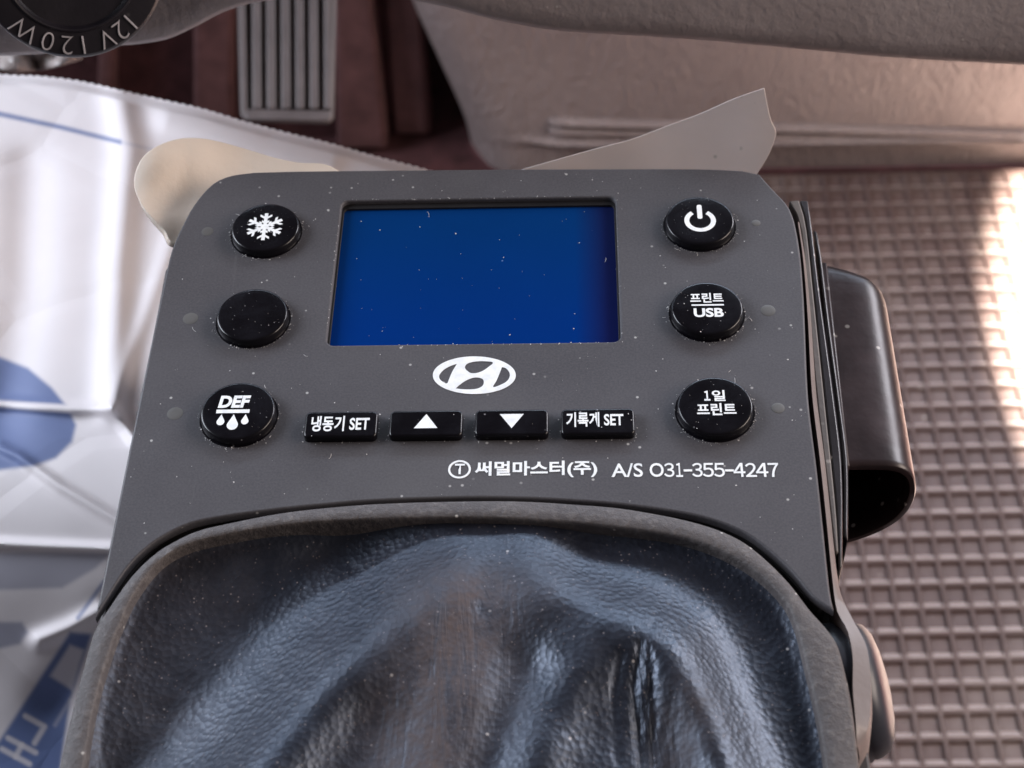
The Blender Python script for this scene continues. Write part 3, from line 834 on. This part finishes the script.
# ---- bracket and pocket on the right of the console
def bracket():
    e = empty('mounting_bracket', at(815, 300, -4), 'thin glossy black mounting plate with a dusty strip along the console side', 'bracket')
    def strip(name, li, ri, z, depth, mat, bev):
        L, R = resample(li, 24), resample(ri, 24)
        top = [at(x, y, z) for x, y in L]+[at(x, y, z) for x, y in R[::-1]]
        keep(prism(name, top, depth, mat, None, bev), e)
    strip('dusty_strip', [(789, 201), (800, 226), (807, 290), (816, 390), (829, 500), (835, 552)], [(799, 200), (806, 226), (813, 290), (823.5, 390), (835, 500), (838.5, 552)], -3.0, 30, M['strip'], .25)
    strip('plate', [(799.5, 200), (806.5, 226), (813.5, 290), (824, 390), (835.5, 500), (839, 569)], [(808, 200.5), (812, 226), (819.5, 290), (833, 390), (842, 470), (842.5, 566)], -3.4, 34, M['plate'], .35)
    strip('rear_plate', [(813, 229), (819, 262), (826, 320), (838, 410), (843.5, 470), (843.5, 535)], [(817.5, 232), (822.5, 262), (829.5, 320), (841, 405), (848, 465), (848, 541)], -6.0, 26, M['plate'], .3)
bracket()

def pocket():
    # D-shaped sleeve parallel to the panel, open towards the driver
    z0 = -7.0
    na = at(846, 466, z0); far = at(825, 259, z0)
    e = empty('sleeve_pocket', na, 'dark brown glossy plastic sleeve, open at its near end, beside the console', 'holder')
    W = at(913, 490, z0-9.4).x-na.x; H = 23.5
    outer = resample([(0, 0), (.45, .0), (.72, -.03), (.90, -.12), (.985, -.26), (1, -.40), (.96, -.55), (.84, -.69), (.62, -.82), (.35, -.92), (.08, -.985), (0, -1.0)], 44)
    ys = [0, .006, .03, .2, .4, .6, .8, .88, .93, .965, .985, 1.0]
    vs, fs = [], []; n = 44
    dx = far.x-na.x; dy = far.y-na.y
    def ringpts(t, ins, close=1.0):
        out = []
        taper = 1-.10*t
        for a, b in outer:
            x = a*W*taper; z = b*H
            cx, cz = W*.4, -H*.45
            vx, vz = x-cx, z-cz; l = math.hypot(vx, vz)
            x -= vx/l*ins; z -= vz/l*ins
            x = cx*(1-close)*.3+x*(1 if close == 1 else (.3*0+close)); z = cz+(z-cz)*(1-(1-close)*.6)
            out.append(Vector((na.x+dx*t+x, na.y+dy*t-4.2*max(0, a)*max(0, (t-.8)/.2), z0+z)))
        return out
    rows = []
    cl = {.88: .995, .93: .97, .965: .92, .985: .85, 1.0: .72}
    for t in ys: rows.append(ringpts(t, .25 if t == 0 else 0, cl.get(t, 1.0)))
    inner = [ringpts(t, 1.5 if t > 0 else 1.15) for t in (.9, .6, .3, .02, 0)]
    allr = inner+rows
    for r in allr: vs += r
    for i in range(len(allr)-1):
        for k in range(n):
            k2 = (k+1) % n; fs.append([i*n+k, i*n+k2, (i+1)*n+k2, (i+1)*n+k])
    fs.append([(len(allr)-1)*n+k for k in range(n)]); fs.append([k for k in range(n)][::-1])
    keep(mesh('sleeve', vs, fs, M['pocket'], None, True, 0, 2, 50), e)
    # web that ties the sleeve to the plate
    keep(prism('mounting_web', [at(838, 467, -6.5), at(850, 466, -6.5), at(827, 262, -6.5), at(819, 262, -6.5)], 18, M['pocket'], None, .3), e)
pocket()

def pivot_cap():
    c = at(852.5, 692, -13)
    e = lathe('pivot_cap', [(11.0, -8), (11.1, -2), (10.9, .6), (10.5, 1.1), (10.6, 1.5), (10.4, 2.4), (9.7, 3.7), (8.1, 4.7), (5.4, 5.3), (2, 5.6), (.2, 5.65)], (0, 0, 0), M['knob'], None, 64, Vector((1, .05, .28)).normalized(), 0, 60)
    e.location = c*S
    tag(e, 'glossy grey rounded pivot cap low on the console side, below the sleeve', 'cap')
pivot_cap()

# ---- sheets tucked under the panel
def sheet(name, px, cen, zfun, thick, mat, label, cat):
    """flexible sheet whose outline is px; zfun gives its height"""
    out = np.array(resample(list(px)+[px[0]], 400, False))[:-1]; c = np.array(cen, float)
    fr = [1, .985, .96]+list(np.linspace(.92, .08, 22)); P = np.vstack([c+(out-c)*f for f in fr]+[c[None]])
    n = len(out); vs = [at(x, y, zz) for (x, y), zz in zip(P, zfun(P))]; fs = []
    for i in range(len(fr)-1):
        for k in range(n): fs.append([i*n+k, i*n+(k+1) % n, (i+1)*n+(k+1) % n, (i+1)*n+k])
    for k in range(n): fs.append([(len(fr)-1)*n+k, (len(fr)-1)*n+(k+1) % n, len(P)-1])
    me_o = mesh(name, vs, fs, mat, None, True, 0, 2, 60)
    md = me_o.modifiers.new('solid', 'SOLIDIFY'); md.thickness = thick*S; md.offset = 0
    return tag(me_o, label, cat)
left_px = [tuple(p) for p in resample([(345, 176), (325, 166.5), (300, 165), (275, 160), (250, 152.5), (225, 145.5), (202, 141), (180, 141), (160, 147), (145, 158), (137, 174), (136, 190), (142, 207), (153, 221), (164, 233), (172, 245), (200, 245), (240, 220), (345, 190)], 120, True)]
sheet('vinyl_flap', left_px, (205, 192), lambda P: -6+5*np.exp(-((P[:, 0]-170)/50)**2-((P[:, 1]-150)/40)**2)+.4*vnoise(P, 40, 41)+3*ss(-P[:, 0], -190, -136), 1.2, M['vinyl'],
      'cream rounded vinyl flap sticking out behind the panel beside the white sack', 'flap')
right_px = [tuple(p) for p in resample([(500, 185), (505, 175), (527, 168), (560, 158.5), (600, 147.5), (632, 139), (665, 126.5), (700, 113.5), (728, 101), (745, 94.5), (764, 88)], 50)]+[tuple(p) for p in resample([(764.5, 88.5), (769, 112), (772, 122), (776, 131), (774, 142), (767, 158), (757, 174)], 30)]+[(752, 190), (640, 190)]
sheet('curled_film', right_px, (715, 168), lambda P: -5+.16*np.clip(172-P[:, 1], -10, 100)+1.5*ss(P[:, 0], 640, 780)+.4*vnoise(P, 60, 43), .35, M['film'],
      'pale translucent film sheet with a pointed corner curling up behind the panel', 'film sheet')

# ---- socket cap
def socket():
    dpt = 322.0
    c = atD(70, -37, dpt); ax = -ray(70, -36).normalized(); k = dpt/FPX
    e = empty('socket_cap', c, 'round dark socket cap with raised lettering on the dashboard', 'cap')
    r = 93.5*k
    keep(lathe('cap_disc', [(r*.99, -9), (r, -1.2), (r*.985, -.3), (r*.965, .1), (r*.93, .15), (r*.735, .15), (r*.725, .45), (r*.71, .55), (r*.695, .45), (r*.685, .0), (r*.66, -.5), (r*.3, -1.0), (.3, -1.1)], c, M['cap'], None, 128, ax, 0, 40), e)
    # lettering round the rim, tops outwards
    U = (RV-ax*RV.dot(ax)).normalized(); Vv = ax.cross(U)
    def put(ch, ang, size):
        cu = bpy.data.curves.new('letter', 'FONT'); cu.body = ch; cu.size = size*S; cu.align_x = 'CENTER'; cu.extrude = .16*S; cu.bevel_depth = .07*S; cu.offset = -.15*S
        a = math.radians(ang)
        out = U*math.cos(a)+Vv*math.sin(a); tan = U*math.sin(a)-Vv*math.cos(a)
        nrm = tan.cross(out)
        mtx = Matrix((tan, out, nrm)).transposed().to_4x4()
        pos = c+out*(r*.765)+ax*.3
        o = curve_to_mesh('lettering', cu, 0, M['letter'], None, Matrix.Translation(pos*S) @ mtx)
        return o
    obs = []
    for ch, ang in (('1', -46), ('2', -55.5), ('V', -67), ('1', -84), ('2', -95.5), ('0', -109), ('W', -127)):
        obs.append(put(ch, ang, 5.2))
    bm = bmesh.new()
    for o in obs:
        bm.from_mesh(o.data); me = o.data; bpy.data.objects.remove(o)
    me = bpy.data.meshes.new('lettering'); bm.to_mesh(me); bm.free()
    keep(link('lettering', me, M['letter'], None, False), e)
    # socket body that carries the cap
    keep(lathe('socket_barrel', [(r*.8, -40), (r*.8, -8), (r*.6, -8)], c, M['black'], None, 64, ax), e)
socket()

# ---- crumpled wrapper under the cap
def wrapper():
    rs = np.random.RandomState(5); vs, fs = [], []; nx, ny = 22, 12
    for i in range(nx):
        for j in range(ny):
            x = -30+110*i/(nx-1); y = 22+50*j/(ny-1)-.0035*(x-20)**2*(1 if j > ny/2 else 0)
            p = at(x, y, -92+rs.uniform(-1.2, 1.2)+5*math.sin(i*.55+j*.4)+3*math.sin(i*.9-j*.7)); vs.append(p)
    for i in range(nx-1):
        for j in range(ny-1): fs.append([i*ny+j, (i+1)*ny+j, (i+1)*ny+j+1, i*ny+j+1])
    o = mesh('crumpled_wrapper', vs, fs, M['wrapper'], None, True, 0, 2, 80)
    md = o.modifiers.new('solid', 'SOLIDIFY'); md.thickness = .5*S
    tag(o, 'pale crumpled plastic wrapper behind the sack, under the socket cap', 'wrapper')
wrapper()

# ---- lint and dust lying on the panel
def dust():
    rs = random.Random(3); vs, fs = [], []
    loop = XY(list(resample(FACE_L, 40)))+XY(FACE_T)+XY(list(resample(FACE_R, 40)))+XY(GAP[::-1])
    def flake(x, y, z, r):
        k = len(vs); m = rs.choice((4, 5, 6)); a0 = rs.uniform(0, 6.28)
        for q in range(m):
            a = a0+6.28*q/m; rr = r*rs.uniform(.5, 1.15); vs.append((x+rr*math.cos(a), y+rr*math.sin(a), z+rs.uniform(0, .05)))
        fs.append(list(range(k, k+m)))
    def fibre(x, y, z, ln, wd=.05):
        a = rs.uniform(0, 6.28); cv = rs.uniform(-.2, .2); prev = None; n = 6
        for q in range(n+1):
            dx, dy = math.cos(a), math.sin(a); k = len(vs)
            vs.append((x-dy*wd, y+dx*wd, z+.03)); vs.append((x+dy*wd, y-dx*wd, z+.06))
            if prev is not None: fs.append([prev, prev+1, k+1, k])
            prev = k; x += dx*ln/n; y += dy*ln/n; a += cv
    P = []
    while len(P) < 300: P.append((rs.uniform(-68, 54), rs.uniform(-46, 54)))
    ok = inside(np.array(P), loop)
    def hole(x, y): return -32.6 < x < 18.9 and 9 < y < 45.5
    for (x, y), k in zip(P, ok):
        if not k: continue
        z = -1.3 if hole(x, y) else .02
        if any((x-a)**2+(y-b)**2 < 6.4**2 for a, b in BUT): z = 1.78
        if any(abs(x-a) < 6.1 and abs(y-RBY) < 2.8 for a in RBX): z = 1.45
        if rs.random() < .03: fibre(x, y, z, rs.uniform(.5, 1.5), .03)
        else: flake(x, y, z, .05+.13*rs.random()**3)
    for (a, b) in BUT:
        for _ in range(90):
            t = rs.uniform(0, 6.28); r = 6.6+abs(rs.gauss(0, .28)); flake(a+r*math.cos(t), b+r*math.sin(t), .03, .03+.05*rs.random())
        for _ in range(26):
            t = rs.uniform(0, 6.28); r = 5.9*math.sqrt(rs.random()); flake(a+r*math.cos(t), b+r*math.sin(t), 1.80, .025+.05*rs.random()**2)
        for _ in range(40):
            t = rs.uniform(0, 6.28); r = 6.55+abs(rs.gauss(0, .45)); flake(a+r*math.cos(t), b+r*math.sin(t), .04, .06+.15*rs.random()**2)
        for _ in range(3):
            t = rs.uniform(0, 6.28); fibre(a+7.2*math.cos(t), b+7.2*math.sin(t), .03, rs.uniform(.4, 1.2), .04)
    for a in RBX:
        for _ in range(22):
            s_ = rs.choice((-1, 1))
            if rs.random() < .6: x, y = a+rs.uniform(-6.3, 6.3), RBY+s_*(2.85+abs(rs.gauss(0, .2)))
            else: x, y = a+s_*(6.15+abs(rs.gauss(0, .2))), RBY+rs.uniform(-2.8, 2.8)
            flake(x, y, .04, .06+.12*rs.random()**2)
    for _ in range(110):                            # round the screen opening
        s_ = rs.choice((-1, 1))
        if rs.random() < .6: x, y = rs.uniform(-32, 18.6), (45.4 if s_ > 0 else 9.0)+rs.gauss(0, .12)
        else: x, y = (18.8 if s_ > 0 else -32.5)+rs.gauss(0, .12), rs.uniform(9, 45)
        flake(x, y, .04, .05+.10*rs.random()**2)
    o = mesh('dust', vs, fs, M['dust'], None, False)
    tag(o, 'pale specks of dust and lint lying on the panel face', 'dust', None, 'stuff')
dust()
